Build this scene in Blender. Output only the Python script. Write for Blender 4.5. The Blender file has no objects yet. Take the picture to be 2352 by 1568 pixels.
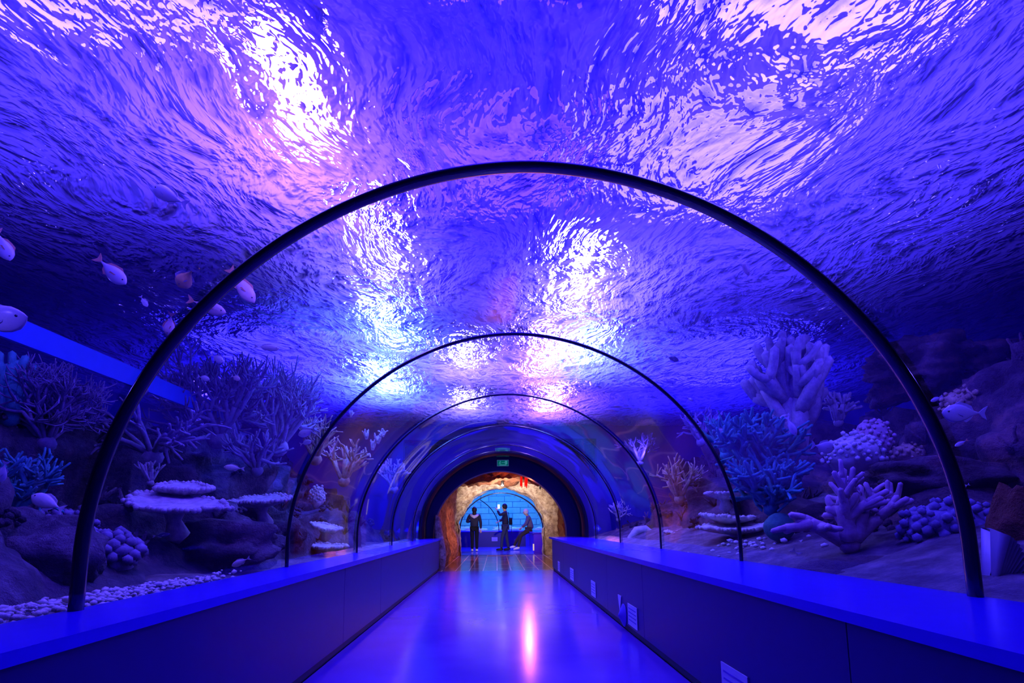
import bpy, bmesh, math, random
from mathutils import Vector, Matrix, noise
import numpy as np
sc = bpy.context.scene
COL = sc.collection
PI = math.pi

# ------------------------------------------------------------------ camera
W, H = 2352, 1568
F = 1250.0; YAW = .0293; PITCH = .1305; ROLL = .0112; SHY = 254.0
CAMZ = 1.0
fw0 = Vector((math.sin(YAW), math.cos(YAW), 0)); rt0 = Vector((math.cos(YAW), -math.sin(YAW), 0))
FWD = fw0*math.cos(PITCH) + Vector((0, 0, 1))*math.sin(PITCH)
UP0 = -fw0*math.sin(PITCH) + Vector((0, 0, 1))*math.cos(PITCH)
RT = rt0*math.cos(ROLL) - UP0*math.sin(ROLL)
UP = rt0*math.sin(ROLL) + UP0*math.cos(ROLL)
CAM = Vector((0, 0, CAMZ))
cd = bpy.data.cameras.new('camera'); cam = bpy.data.objects.new('camera', cd); COL.objects.link(cam)
cd.sensor_width = 36; cd.lens = F/W*36; cd.shift_y = SHY/W; cd.clip_start = .02; cd.clip_end = 200
cam.matrix_world = Matrix(((RT.x, UP.x, -FWD.x, CAM.x), (RT.y, UP.y, -FWD.y, CAM.y), (RT.z, UP.z, -FWD.z, CAM.z), (0, 0, 0, 1)))
sc.camera = cam
def ray(px, py):
    return FWD + RT*((px-W/2)/F) + UP*((H/2+SHY-py)/F)
def aty(px, py, Y): d = ray(px, py); return CAM + d*(Y/d.y)
def atx(px, py, X): d = ray(px, py); return CAM + d*(X/d.x)
def atz(px, py, Z): d = ray(px, py); return CAM + d*((Z-CAMZ)/d.z)

vs = sc.view_settings
vs.view_transform = 'Standard'; vs.look = 'None'; vs.gamma = 1; vs.exposure = 0; vs.use_curve_mapping = False
cy = sc.cycles
cy.use_denoising = True
cy.max_bounces = 5; cy.diffuse_bounces = 1; cy.glossy_bounces = 3; cy.transmission_bounces = 3; cy.transparent_max_bounces = 10
cy.use_adaptive_sampling = True; cy.adaptive_threshold = .1
cy.caustics_reflective = False; cy.caustics_refractive = False; cy.sample_clamp_indirect = 4

# ------------------------------------------------------------------ materials
class NT:
    def __init__(s, name):
        s.m = bpy.data.materials.new(name); s.m.use_nodes = True
        s.t = s.m.node_tree; s.t.nodes.clear(); s.out = s.n('ShaderNodeOutputMaterial')
    def n(s, typ, ins=None, **kw):
        nd = s.t.nodes.new(typ)
        for k, v in kw.items(): setattr(nd, k, v)
        for k, v in (ins or {}).items():
            if hasattr(v, 'is_linked') or isinstance(v, bpy.types.NodeSocket): s.t.links.new(v, nd.inputs[k])
            else: nd.inputs[k].default_value = v
        return nd
    def end(s, sh): s.t.links.new(sh, s.out.inputs['Surface']); return s.m
def c4(c): return (c[0], c[1], c[2], 1)
def mapping(N, scale=(1, 1, 1), rot=(0, 0, 0), coord='Object'):
    tc = N.n('ShaderNodeTexCoord')
    return N.n('ShaderNodeMapping', {'Vector': tc.outputs[coord], 'Scale': scale, 'Rotation': rot}).outputs[0]
def stone(name, c1, c2, scale=4, rough=.85, bump=.6, bscale=18, dist=.03, spec=.3, c3=None):
    N = NT(name); v = mapping(N)
    n1 = N.n('ShaderNodeTexNoise', {'Vector': v, 'Scale': scale, 'Detail': 8, 'Roughness': .65})
    r = N.n('ShaderNodeValToRGB', {'Fac': n1.outputs['Fac']})
    r.color_ramp.elements[0].position = .35; r.color_ramp.elements[0].color = c4(c1)
    r.color_ramp.elements[1].position = .65; r.color_ramp.elements[1].color = c4(c2)
    if c3: e = r.color_ramp.elements.new(.52); e.color = c4(c3)
    n2 = N.n('ShaderNodeTexNoise', {'Vector': v, 'Scale': bscale, 'Detail': 6, 'Roughness': .7})
    b = N.n('ShaderNodeBump', {'Height': n2.outputs['Fac'], 'Strength': bump, 'Distance': dist})
    p = N.n('ShaderNodeBsdfPrincipled', {'Base Color': r.outputs[0], 'Roughness': rough, 'Specular IOR Level': spec, 'Normal': b.outputs[0]})
    return N.end(p.outputs[0])
def plain(name, c, rough=.5, spec=.5, metal=0, nz=.12, bump=0, nscale=12):
    N = NT(name); v = mapping(N)
    n1 = N.n('ShaderNodeTexNoise', {'Vector': v, 'Scale': nscale, 'Detail': 4})
    mx = N.n('ShaderNodeMix', {'Factor': n1.outputs['Fac'], 'A': c4([x*(1-nz) for x in c]), 'B': c4([min(1, x*(1+nz)) for x in c])}, data_type='RGBA')
    # Mix RGBA sockets live at indices 6/7
    mx.inputs[6].default_value = c4([x*(1-nz) for x in c]); mx.inputs[7].default_value = c4([min(1, x*(1+nz)) for x in c])
    ins = {'Base Color': mx.outputs[2], 'Roughness': rough, 'Specular IOR Level': spec, 'Metallic': metal}
    if bump:
        n2 = N.n('ShaderNodeTexNoise', {'Vector': v, 'Scale': nscale*4, 'Detail': 4})
        ins['Normal'] = N.n('ShaderNodeBump', {'Height': n2.outputs['Fac'], 'Strength': bump, 'Distance': .01}).outputs[0]
    p = N.n('ShaderNodeBsdfPrincipled', ins)
    return N.end(p.outputs[0])
def emis(name, c, s):
    N = NT(name); return N.end(N.n('ShaderNodeEmission', {'Color': c4(c), 'Strength': s}).outputs[0])

M = {}
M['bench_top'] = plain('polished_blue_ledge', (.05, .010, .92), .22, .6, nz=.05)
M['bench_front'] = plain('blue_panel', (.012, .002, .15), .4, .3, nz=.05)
M['reflection'] = plain('ledge_reflection_blue', (.02, .10, 1), .5, .3, nz=.1)
M['groove'] = plain('dark_groove', (.004, .002, .03), .6)
M['rib'] = plain('black_rib_rubber', (.012, .01, .03), .18, .6, nz=.1)
M['collar'] = plain('navy_paint', (.004, .003, .07), .5, .3, nz=.05)
M['sand'] = stone('sand', (.62, .58, .62), (.95, .92, .95), 9, .9, .5, 60, .01)
M['silt'] = stone('silty_sand', (.12, .09, .13), (.42, .34, .40), 5, .9, 1, 40, .03, c3=(.24, .19, .25))
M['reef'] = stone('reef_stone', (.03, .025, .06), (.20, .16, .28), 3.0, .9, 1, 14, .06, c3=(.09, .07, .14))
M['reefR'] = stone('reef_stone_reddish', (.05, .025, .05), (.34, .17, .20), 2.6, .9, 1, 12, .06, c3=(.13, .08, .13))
M['cave'] = stone('cave_rock', (.34, .21, .16), (.95, .82, .72), 6, .9, 1, 18, .12, c3=(.70, .55, .45))
M['cavedark'] = stone('cave_rock_dark', (.10, .03, .015), (.24, .09, .05), 3, .9, 1, 9, .08)
M['lav'] = stone('lavender_coral', (.42, .36, .55), (.75, .66, .85), 14, .8, .6, 70, .008)
M['pink'] = stone('pink_coral', (.55, .34, .50), (.85, .58, .75), 12, .8, .6, 70, .008)
M['teal'] = stone('teal_coral', (.03, .24, .36), (.10, .44, .52), 12, .8, .6, 60, .01)
M['green'] = stone('green_coral', (.03, .20, .20), (.08, .36, .30), 14, .8, .8, 60, .01)
M['pale'] = stone('pale_coral', (.7, .66, .74), (.95, .92, .95), 14, .8, .6, 70, .006)
M['tan'] = stone('tan_coral', (.40, .26, .20), (.80, .62, .45), 12, .8, .6, 60, .008)
M['dusk'] = stone('dusky_coral', (.16, .13, .3), (.36, .30, .6), 10, .85, .6, 60, .01)
M['red'] = stone('red_sponge', (.6, .06, .05), (.9, .16, .1), 14, .8, .6, 60, .01)
M['fish'] = plain('silver_scales', (.85, .82, .9), .3, .6, nz=.12, nscale=40)
M['fish_w'] = plain('pinkish_scales', (.95, .70, .68), .35, .6, nz=.15, nscale=30)
M['fish_y'] = plain('yellow_scales', (.95, .60, .22), .4, .5, nz=.2, nscale=30)
M['fish_d'] = plain('dark_scales', (.10, .10, .3), .4, .5, nz=.2, nscale=30)
M['fin'] = plain('pale_fin', (.72, .68, .85), .5, .4, nz=.2, nscale=60)
M['fin_o'] = plain('orange_fin', (.95, .42, .25), .5, .4, nz=.2, nscale=60)
M['eye'] = plain('dark_eye', (.01, .01, .02), .1, .8, nz=0)
M['plate'] = plain('white_plate', (.62, .55, .9), .4, .5, nz=.04)
M['print'] = plain('blue_print', (.12, .05, .6), .5, .4, nz=.04)
M['white'] = plain('white_trim', (.9, .88, .92), .35, .5, nz=.03)
M['redcloth'] = plain('red_cloth', (.9, .01, .01), .7, .2, nz=.1)
M['blackmetal'] = plain('black_metal', (.02, .02, .025), .4, .5)
M['skin'] = plain('skin', (.6, .4, .32), .5, .4, nz=.06)
M['hair_d'] = plain('black_hair', (.015, .012, .02), .6, .3)
M['hair_g'] = plain('grey_hair', (.75, .72, .72), .7, .3)
M['jacket_d'] = plain('navy_jacket', (.02, .02, .07), .7, .2)
M['jacket_g'] = plain('grey_jacket', (.13, .11, .17), .8, .2)
M['jeans'] = plain('dark_jeans', (.04, .05, .14), .85, .1)
M['trousers_d'] = plain('black_trousers', (.012, .012, .03), .85, .1)
M['trousers_b'] = plain('brown_trousers', (.05, .035, .05), .85, .1)
M['hood'] = plain('lilac_hood', (.62, .55, .8), .8, .2)
M['shoe_w'] = plain('white_shoe', (.85, .85, .9), .5, .3)
M['shoe_d'] = plain('black_shoe', (.015, .015, .03), .5, .3)
M['exit_green'] = emis('exit_sign_green', (.0, .10, .11), .8)
M['exit_white'] = emis('exit_sign_pictogram', (.04, .26, .32), .8)
M['exit_rim'] = emis('exit_sign_rim', (.08, .1, .5), .6)
M['phone'] = emis('phone_screen', (.8, .85, 1), 6)
M['lampglow'] = emis('lamp_lens', (1, .9, .8), 25)

def acrylic(name, ior=1.5, tint=(.93, .95, 1)):
    N = NT(name)
    v = mapping(N, (1, 1, 1))
    nz = N.n('ShaderNodeTexNoise', {'Vector': v, 'Scale': 1.6, 'Detail': 0})
    b = N.n('ShaderNodeBump', {'Height': nz.outputs['Fac'], 'Strength': .25, 'Distance': .03})
    lw = N.n('ShaderNodeLayerWeight', {'Blend': .5})
    pw = N.n('ShaderNodeMath', {0: lw.outputs['Facing'], 1: 4.5}, operation='POWER')
    fr = N.n('ShaderNodeMath', {0: pw.outputs[0], 1: .9, 2: .045}, operation='MULTIPLY_ADD')
    tr = N.n('ShaderNodeBsdfTransparent', {'Color': c4(tint)})
    gl = N.n('ShaderNodeBsdfGlossy', {'Color': (1, 1, 1, 1), 'Roughness': .03, 'Normal': b.outputs[0]})
    mx = N.n('ShaderNodeMixShader', {0: fr.outputs[0], 1: tr.outputs[0], 2: gl.outputs[0]})
    return N.end(mx.outputs[0])
M['acrylic'] = acrylic('clear_acrylic', 1.55)

def floor_mat():
    N = NT('polished_floor'); v = mapping(N)
    n1 = N.n('ShaderNodeTexNoise', {'Vector': v, 'Scale': 1.5, 'Detail': 5})
    r = N.n('ShaderNodeValToRGB', {'Fac': n1.outputs['Fac']})
    r.color_ramp.elements[0].color = (.08, .015, .5, 1); r.color_ramp.elements[1].color = (.15, .04, .72, 1)
    rr = N.n('ShaderNodeMapRange', {'Value': n1.outputs['Fac'], 'To Min': .12, 'To Max': .24})
    p = N.n('ShaderNodeBsdfPrincipled', {'Base Color': r.outputs[0], 'Roughness': rr.outputs[0], 'Specular IOR Level': .9, 'IOR': 1.6})
    return N.end(p.outputs[0])
M['floor'] = floor_mat()
def tile_mat():
    N = NT('cave_tiles'); v = mapping(N, (1, 1, 1), (0, 0, PI/2))
    br = N.n('ShaderNodeTexBrick', {'Vector': v, 'Color1': (.30, .16, .15, 1), 'Color2': (.22, .12, .15, 1), 'Mortar': (1, .9, .8, 1),
             'Scale': 1.0, 'Mortar Size': .012, 'Brick Width': 1.2, 'Row Height': .30})
    p = N.n('ShaderNodeBsdfPrincipled', {'Base Color': br.outputs['Color'], 'Roughness': .16, 'Specular IOR Level': .8})
    return N.end(p.outputs[0])
M['tiles'] = tile_mat()
def block_mat():
    N = NT('stone_blocks'); v = mapping(N, (1, 1, 1), (PI/2, 0, 0))
    br = N.n('ShaderNodeTexBrick', {'Vector': v, 'Color1': (.30, .62, .55, 1), 'Color2': (.22, .5, .5, 1), 'Mortar': (.06, .2, .3, 1),
             'Scale': 1.0, 'Mortar Size': .02, 'Mortar Smooth': .3, 'Brick Width': .85, 'Row Height': .31})
    n2 = N.n('ShaderNodeTexNoise', {'Vector': v, 'Scale': 6, 'Detail': 5})
    mx = N.n('ShaderNodeMix', {}, data_type='RGBA', blend_type='MULTIPLY'); mx.inputs[0].default_value = .4
    N.t.links.new(br.outputs['Color'], mx.inputs[6]); N.t.links.new(n2.outputs['Color'], mx.inputs[7])
    p = N.n('ShaderNodeBsdfPrincipled', {'Base Color': mx.outputs[2], 'Roughness': .8})
    return N.end(p.outputs[0])
M['blocks'] = block_mat()
def wall_paint(name, c):
    return stone(name, [x*.7 for x in c], c, .8, .9, .2, 6, .02)
M['tankwall'] = wall_paint('tank_wall_paint', (.10, .07, .55))
M['tankwall2'] = wall_paint('pale_tank_wall_paint', (.2, .55, .8))

M['duskceil'] = wall_paint('dark_hall_ceiling', (.04, .02, .30))
def water_mat():
    N = NT('rippled_water_surface')
    tc = N.n('ShaderNodeTexCoord')
    wob = N.n('ShaderNodeTexNoise', {'Vector': tc.outputs['Object'], 'Scale': 1.3, 'Detail': 0})
    add = N.n('ShaderNodeVectorMath', {0: wob.outputs['Color']}, operation='SCALE'); add.inputs['Scale'].default_value = .5
    v0 = N.n('ShaderNodeVectorMath', {0: tc.outputs['Object'], 1: add.outputs[0]}, operation='ADD')
    mp = N.n('ShaderNodeMapping', {'Vector': v0.outputs[0], 'Scale': (1, .5, 1), 'Rotation': (0, 0, .12)})
    a = N.n('ShaderNodeTexNoise', {'Vector': mp.outputs[0], 'Scale': 8, 'Detail': 2.5, 'Roughness': .5, 'Distortion': .32})
    b = N.n('ShaderNodeTexNoise', {'Vector': mp.outputs[0], 'Scale': 24, 'Detail': 1, 'Roughness': .6, 'Distortion': .5})
    hs = N.n('ShaderNodeMath', {0: b.outputs['Fac'], 1: .22, 2: a.outputs['Fac']}, operation='MULTIPLY_ADD')
    bp = N.n('ShaderNodeBump', {'Height': hs.outputs[0], 'Strength': 1.0, 'Distance': .5})
    bg = N.n('ShaderNodeBump', {'Height': hs.outputs[0], 'Strength': 1.0, 'Distance': .14})
    # where the ripples are flat enough the air shows through
    mk = N.n('ShaderNodeMapRange', {'Value': hs.outputs[0], 'From Min': .64, 'From Max': .80, 'To Min': .12, 'To Max': .7})
    tl = N.n('ShaderNodeBsdfTranslucent', {'Color': (.50, .40, 1, 1), 'Normal': bp.outputs[0]})
    rf = N.n('ShaderNodeBsdfRefraction', {'Color': (1, .96, 1, 1), 'IOR': 1.33, 'Roughness': .045, 'Normal': bg.outputs[0]})
    gl = N.n('ShaderNodeBsdfGlossy', {'Color': (.9, .9, 1, 1), 'Roughness': .15, 'Normal': bg.outputs[0]})
    tr = N.n('ShaderNodeBsdfTransparent', {'Color': (.8, .8, 1, 1)})
    m0 = N.n('ShaderNodeMixShader', {0: .42, 1: tl.outputs[0], 2: rf.outputs[0]})
    m1 = N.n('ShaderNodeMixShader', {0: .2, 1: m0.outputs[0], 2: gl.outputs[0]})
    m2 = N.n('ShaderNodeMixShader', {0: mk.outputs[0], 1: m1.outputs[0], 2: tr.outputs[0]})
    return N.end(m2.outputs[0])
M['water'] = water_mat()

# ------------------------------------------------------------------ mesh helpers
class MB:
    def __init__(s): s.v = []; s.f = []
    def add(s, v, f):
        o = len(s.v); s.v += [tuple(p) for p in v]; s.f += [tuple(i+o for i in q) for q in f]; return s
    def box(s, c, d, R=None):
        x, y, z = [k/2 for k in d]
        vv = [Vector(p) for p in ((-x,-y,-z),(x,-y,-z),(x,y,-z),(-x,y,-z),(-x,-y,z),(x,-y,z),(x,y,z),(-x,y,z))]
        if R: vv = [R @ p for p in vv]
        return s.add([p+Vector(c) for p in vv], [(0,3,2,1),(4,5,6,7),(0,1,5,4),(1,2,6,5),(2,3,7,6),(3,0,4,7)])
    def tube(s, pts, rad, n=8, cap=True, flat=1.0, flatdir=None):
        pts = [Vector(p) for p in pts]; k = len(pts)
        if not hasattr(rad, '__len__'): rad = [rad]*k
        T = [(pts[min(i+1, k-1)]-pts[max(i-1, 0)]).normalized() for i in range(k)]
        a = Vector((0, 0, 1)) if abs(T[0].z) < .9 else Vector((1, 0, 0))
        if flatdir: a = Vector(flatdir)
        u = (a - T[0]*a.dot(T[0])).normalized()
        vv = []
        for i in range(k):
            u = (u - T[i]*u.dot(T[i])).normalized(); w = T[i].cross(u)
            for j in range(n):
                t = 2*PI*j/n; vv.append(pts[i]+(u*math.cos(t)*flat+w*math.sin(t))*rad[i])
        ff = [(i*n+j, i*n+(j+1) % n, (i+1)*n+(j+1) % n, (i+1)*n+j) for i in range(k-1) for j in range(n)]
        if cap:
            vv.append(pts[0]-T[0]*rad[0]*.5); vv.append(pts[-1]+T[-1]*rad[-1]*.8)
            c0, c1 = k*n, k*n+1
            ff += [(c0, (j+1) % n, j) for j in range(n)] + [(c1, (k-1)*n+j, (k-1)*n+(j+1) % n) for j in range(n)]
        return s.add(vv, ff)
    def ball(s, c, r, sub=2, nz=0, nsc=3, sq=(1, 1, 1), seed=0):
        V0, F0 = ico(sub); c = Vector(c); out = []
        for p in V0:
            k = 1
            if nz: k += nz*noise.fractal(p*nsc+Vector((seed*7.3, seed, 3)), 1, 2, 4)
            out.append((c.x+p.x*r*sq[0]*k, c.y+p.y*r*sq[1]*k, c.z+p.z*r*sq[2]*k))
        return s.add(out, F0)
    def build(s, name, mat, parent=None, smooth=True, loc=None):
        me = bpy.data.meshes.new(name)
        vv = s.v
        if loc is not None: vv = [(p[0]-loc[0], p[1]-loc[1], p[2]-loc[2]) for p in vv]
        me.from_pydata(vv, [], s.f); me.update()
        if smooth: me.polygons.foreach_set('use_smooth', [True]*len(me.polygons))
        o = bpy.data.objects.new(name, me); COL.objects.link(o); me.materials.append(mat)
        if loc is not None: o.location = loc
        if parent: o.parent = parent
        return o
_ic = {}
def ico(sub):
    if sub not in _ic:
        bm = bmesh.new(); bmesh.ops.create_icosphere(bm, subdivisions=sub, radius=1)
        bm.verts.ensure_lookup_table()
        _ic[sub] = ([v.co.copy() for v in bm.verts], [tuple(v.index for v in f.verts) for f in bm.faces]); bm.free()
    return _ic[sub]
def grid(nu, nv, fn):
    vv = [fn(i/(nu-1), j/(nv-1)) for j in range(nv) for i in range(nu)]
    ff = [(j*nu+i, j*nu+i+1, (j+1)*nu+i+1, (j+1)*nu+i) for j in range(nv-1) for i in range(nu-1)]
    return MB().add(vv, ff)
def tag(o, label=None, cat=None, group=None, kind=None):
    if label: o['label'] = label
    if cat: o['category'] = cat
    if group: o['group'] = group
    if kind: o['kind'] = kind
    return o
def struct(o, label=None): o['kind'] = 'structure'; 
def empty(name, loc, rot=(0, 0, 0)):
    e = bpy.data.objects.new(name, None); COL.objects.link(e); e.location = loc; e.rotation_euler = rot; e.empty_display_size = .1; return e
def fr(p, s=1, o=4): return noise.fractal(Vector(p)*s, 1, 2, o)

# ------------------------------------------------------------------ tunnel shape
XC = .1511; RX = 1.7496; RZ = 1.6406; ZC = CAMZ-.1111; EX = 1.0448; BT = CAMZ-.3059
XL, XR = -1.2472, 1.1982
D1, DD = 2.1519, 2.0724
Y0, YP = -4.2, D1+5*DD          # tunnel start behind the camera, portal
def arch(Y, grow=0, n=72, xc=XC, rx=RX, rz=RZ, zc=ZC, zb=BT, legs=3):
    pts = [(xc-rx-grow, Y, zb+(zc-zb)*i/legs) for i in range(legs)]
    for i in range(n+1):
        a = PI*i/n; c = math.cos(a); s_ = max(0, math.sin(a))
        pts.append((xc-(rx+grow)*math.copysign(abs(c)**EX, c), Y, zc+(rz+grow)*s_**EX))
    pts += [(xc+rx+grow, Y, zc+(zb-zc)*(i+1)/legs) for i in range(legs)]
    return pts
ribY = [D1+k*DD for k in range(-2, 5)]
edges = [Y0]+ribY[1:]+[YP]
for i, (a, b) in enumerate(zip(edges[:-1], edges[1:])):
    A = arch(a); B = arch(b); n = len(A)
    mb = MB().add(A+B, [(j, j+1, n+j+1, n+j) for j in range(n-1)])
    o = mb.build('window_%d' % (i+1), M['acrylic']); o['kind'] = 'structure'
rlab = ['thick black arched rib nearest the camera, spanning the whole tunnel', 'black arched tunnel rib second from the camera, half as large as the nearest',
        'thin black arched tunnel rib third from the camera', 'thin arched tunnel rib fourth from the camera, with a pale edge',
        'smallest and farthest arched tunnel rib, last before the dark collar']
for k in range(5):
    Y = D1+k*DD; mb = MB()
    P = arch(Y, -.014, n=110)
    mb.tube(P, [.0215, .014, .012, .011, .010][k], n=12, flat=[1.5, 1.15, 1, 1, 1][k], flatdir=(0, 1, 0))
    o = mb.build('tunnel_rib', M['rib'], loc=Vector((XC, Y, BT)))
    tag(o, rlab[k], 'tunnel rib', 'arched ribs of the tunnel')

# dark opaque collar between last rib and portal + end wall with opening
A = arch(YP-1.15, -.004); B = arch(YP, -.004); n = len(A)
# end wall ring
def arch2(Y, rx, rz, xc, zc, zb, n=72, legs=3):
    return arch(Y, 0, n, xc, rx, rz, zc, zb, legs)
OXC, ORX, OZC, ORZ = .08, 1.52, .80, 1.41
mb = MB()
O1 = arch(YP, -.005); I1 = arch2(YP, ORX, ORZ, OXC, OZC, BT+.001)
I2 = arch2(YP+.30, ORX, ORZ, OXC, OZC, BT+.001); O2 = arch(YP+.30, .6)
n = len(O1); idx = lambda r, j: r*n+j
ff = []
for j in range(n-1):
    ff += [(j, j+1, n+j+1, n+j), (n+j, n+j+1, 2*n+j+1, 2*n+j), (2*n+j, 2*n+j+1, 3*n+j+1, 3*n+j)]
mb.add(O1+I1+I2+O2, ff)
o = mb.build('wall_back', M['collar'], smooth=False); o['kind'] = 'structure'
A = arch(YP-.02, .005); B = arch(YP-.02, .72, zb=.45); B[0] = (B[0][0], B[0][1], .45)
o = MB().add(A+B, [(j, j+1, n+j+1, n+j) for j in range(n-1)]).build('trim_4', M['tankwall'], smooth=False); o['kind'] = 'structure'
mb = MB(); A = arch(YP-1.0, -.006); B = arch(YP-.002, -.006)
A2 = arch(YP-1.0, .03); B2 = arch(YP-.002, .03)
mb.add(A+B+B2+A2, [q for j in range(n-1) for q in ((j, j+1, n+j+1, n+j), (2*n+j, 2*n+j+1, 3*n+j+1, 3*n+j), (3*n+j, 3*n+j+1, j+1, j))])
o = mb.build('tunnel_collar', M['rib']); tag(o, 'black arched collar lining the end of the tunnel, before the cave opening', 'collar')

# ------------------------------------------------------------------ floor + ledges
YE = 11.95
o = MB().box(((XL+XR)/2, (Y0+YE)/2, -.05), (XR-XL+.02, YE-Y0, .1)).build('floor', M['floor'], smooth=False); o['kind'] = 'structure'
def ledge(x0, x1, xin, seams, label, side):
    r = empty('ledge', ((x0+x1)/2, (Y0+YE)/2, 0)); tag(r, label, 'ledge')
    def rel(mb, nm, m, sm=False):
        o = mb.build(nm, m, smooth=sm, loc=Vector(r.location)); o.location = (0, 0, 0); o.parent = r; return o
    top = MB(); s_ = 1 if xin > (x0+x1)/2 else -1
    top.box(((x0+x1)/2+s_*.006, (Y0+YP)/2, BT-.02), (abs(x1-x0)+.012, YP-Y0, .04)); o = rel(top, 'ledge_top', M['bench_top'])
    ys = [Y0]+seams+[YE]
    for a, b in zip(ys[:-1], ys[1:]):
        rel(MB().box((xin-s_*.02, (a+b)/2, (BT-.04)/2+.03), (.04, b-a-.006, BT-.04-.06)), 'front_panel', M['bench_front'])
    rel(MB().box((xin-s_*.035, (Y0+YE)/2, .03), (.03, YE-Y0, .06)), 'kickboard', M['groove'])
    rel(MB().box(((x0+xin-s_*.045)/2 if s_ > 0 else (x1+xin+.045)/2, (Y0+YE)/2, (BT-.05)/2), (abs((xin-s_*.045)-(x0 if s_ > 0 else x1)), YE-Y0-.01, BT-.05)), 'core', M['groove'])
    return r
def seamY(px, py, X): return atx(px, py, X).y
ledge(XC-RX-.02, XL, XL, [.9, seamY(790, 1400, XL), seamY(875, 1330, XL), 9.4], 'narrower long blue ledge along the left side of the walkway', -1)
ledge(XR, XC+RX+.02, XR, [.9, 1.9, seamY(1477, 1380, XR), seamY(1394, 1330, XR), 8.3, 10], 'wider long blue ledge with small signs along the right side of the walkway', 1)

# signs on the right ledge front
def plaque(px0, py0, px1, py1, label, lines=4, shape='rect'):
    a = atx(px0, py0, XR); b = atx(px1, py1, XR)
    y0, y1 = sorted((a.y, b.y)); z1 = max(a.z, b.z); z0 = min(a.z, b.z)
    return y0, y1, z0, z1
def info_sign(yc, zt, w, h, label, nl=5):
    r = empty('information_sign', (XR-.002, yc, zt-h/2)); tag(r, label, 'sign', 'white information signs on the right ledge')
    pl = MB().box((-.003, 0, 0), (.006, w, h)).build('plate', M['plate'], r, smooth=False)
    m = MB()
    for i in range(nl):
        m.box((-.0065, 0, h/2-h*.2-i*h*.72/nl), (.002, w*.8, h*.05))
    m.build('printed_lines', M['print'], pl, smooth=False)
spec = [((1655, 1517), (1716, 1556), 'large pale sign cut by the bottom edge of the picture, lowest on right ledge', .0),
        ((1441, 1384), (1462, 1397), 'pale striped sign beside the round disc on right ledge', 0),
        ((1357, 1330), (1367, 1339), 'small pale striped sign on right ledge, next beyond the round disc', 0),
        ((1309, 1302), (1317, 1308), 'tiny pale sign on right ledge, second from the cave end', 0),
        ((1281, 1287), (1285, 1291), 'tiniest dim sign on right ledge, nearest the cave', 0)]
for (a, b, lab, _) in spec:
    p = atx(a[0], a[1], XR-.008); q = atx(b[0], b[1], XR-.008)
    info_sign((p.y+q.y)/2, (p.z+q.z)/2, abs(p.y-q.y), .2 if a[0] > 1600 else .185, lab, 4)
p = atx(1432, 1412, XR-.008)
o = MB().tube([(-.005, 0, 0), (.0, 0, 0)], .105, 32).build('round_disc', M['print'], smooth=False); o.location = (XR-.003, p.y, p.z)
tag(o, 'round dim blue disc between the pale triangle and a striped sign', 'disc')
p = atx(1423, 1386, XR-.008)
o = MB().add([(-.004, -.07, .08), (-.004, .07, .08), (-.004, 0, -.10), (.003, -.07, .08), (.003, .07, .08), (.003, 0, -.10)], [(0, 1, 2), (5, 4, 3), (0, 3, 4, 1), (1, 4, 5, 2), (2, 5, 3, 0)]).build('triangular_sticker', M['plate'], smooth=False)
o.location = (XR-.004, p.y, p.z); tag(o, 'small pale downward triangle on right ledge left of the disc', 'sticker')

# exit sign on the collar face
p = aty(1155, 1063, YP-.03)
r = empty('exit_sign', p); tag(r, 'small green rectangular exit sign with running figure above the cave opening', 'sign')
w, h = .27, .145
pnl = MB().box((0, .012, 0), (w, .02, h)).build('sign_panel', M['exit_green'], r, smooth=False)
m = MB(); m.box((0, 0, h/2-.005), (w, .006, .008)).box((0, 0, -h/2+.005), (w, .006, .008)).box((-w/2+.005, 0, 0), (.008, .006, h)).box((w/2-.005, 0, 0), (.008, .006, h))
m.build('rim', M['exit_rim'], r, smooth=False)
m = MB(); m.box((.075, 0, .012), (.05, .006, .08))
Rz = Matrix.Rotation(.6, 3, 'Y')
m.ball((-.06, -.001, .045), .009, 1).box((-.065, 0, .018), (.02, .006, .04), Rz).box((-.08, 0, -.012), (.012, .006, .04), Rz).box((-.055, 0, -.012), (.012, .006, .035), Matrix.Rotation(-.7, 3, 'Y'))
m.box((0, 0, .012), (.06, .006, .01)).add([(.03, -.003, .03), (.03, -.003, -.006), (.048, -.003, .012)], [(0, 1, 2)]).box((-.0, 0, -.045), (.16, .006, .018))
m.build('pictogram', M['exit_white'], pnl, smooth=False)

# ------------------------------------------------------------------ tank
WZ = 3.3
TX0, TX1, TY0, TY1 = -6.5, 6.8, -4.4, 16.0
def slab(name, c, d, mat):
    o = MB().box(c, d).build(name, mat, smooth=False); o['kind'] = 'structure'; return o
slab('wall_left', (TX0-.1, (TY0+TY1)/2, 2.6), (.2, TY1-TY0, 6), M['tankwall'])
slab('wall_right', (TX1+.1, (TY0+TY1)/2, 2.6), (.2, TY1-TY0, 6), M['tankwall'])
slab('wall_front', (0, TY0-.1, 2.6), (TX1-TX0, .2, 6), M['tankwall'])
slab('ceiling', (0, (TY0+TY1)/2, 5.7), (TX1-TX0+.4, TY1-TY0, .2), M['duskceil'])
o = grid(2, 2, lambda u, v: (TX0+u*(TX1-TX0), TY1-v*(TY1-TY0), 0)).build('water_surface', M['water']); o.location.z = WZ
tag(o, 'rippling underside of the water surface above the tunnel', 'water', kind='stuff')
# tank end walls either side of / above the cave
def endwall(x0, x1, z0, z1, nm): slab(nm, ((x0+x1)/2, YP+.45, (z0+z1)/2), (x1-x0, .25, z1-z0), M['tankwall'])
endwall(TX0, -2.2, -.3, 5.6, 'trim_1'); endwall(2.4, TX1, -.3, 5.6, 'trim_2'); endwall(-2.2, 2.4, 3.0, 5.6, 'trim_3')

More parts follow.
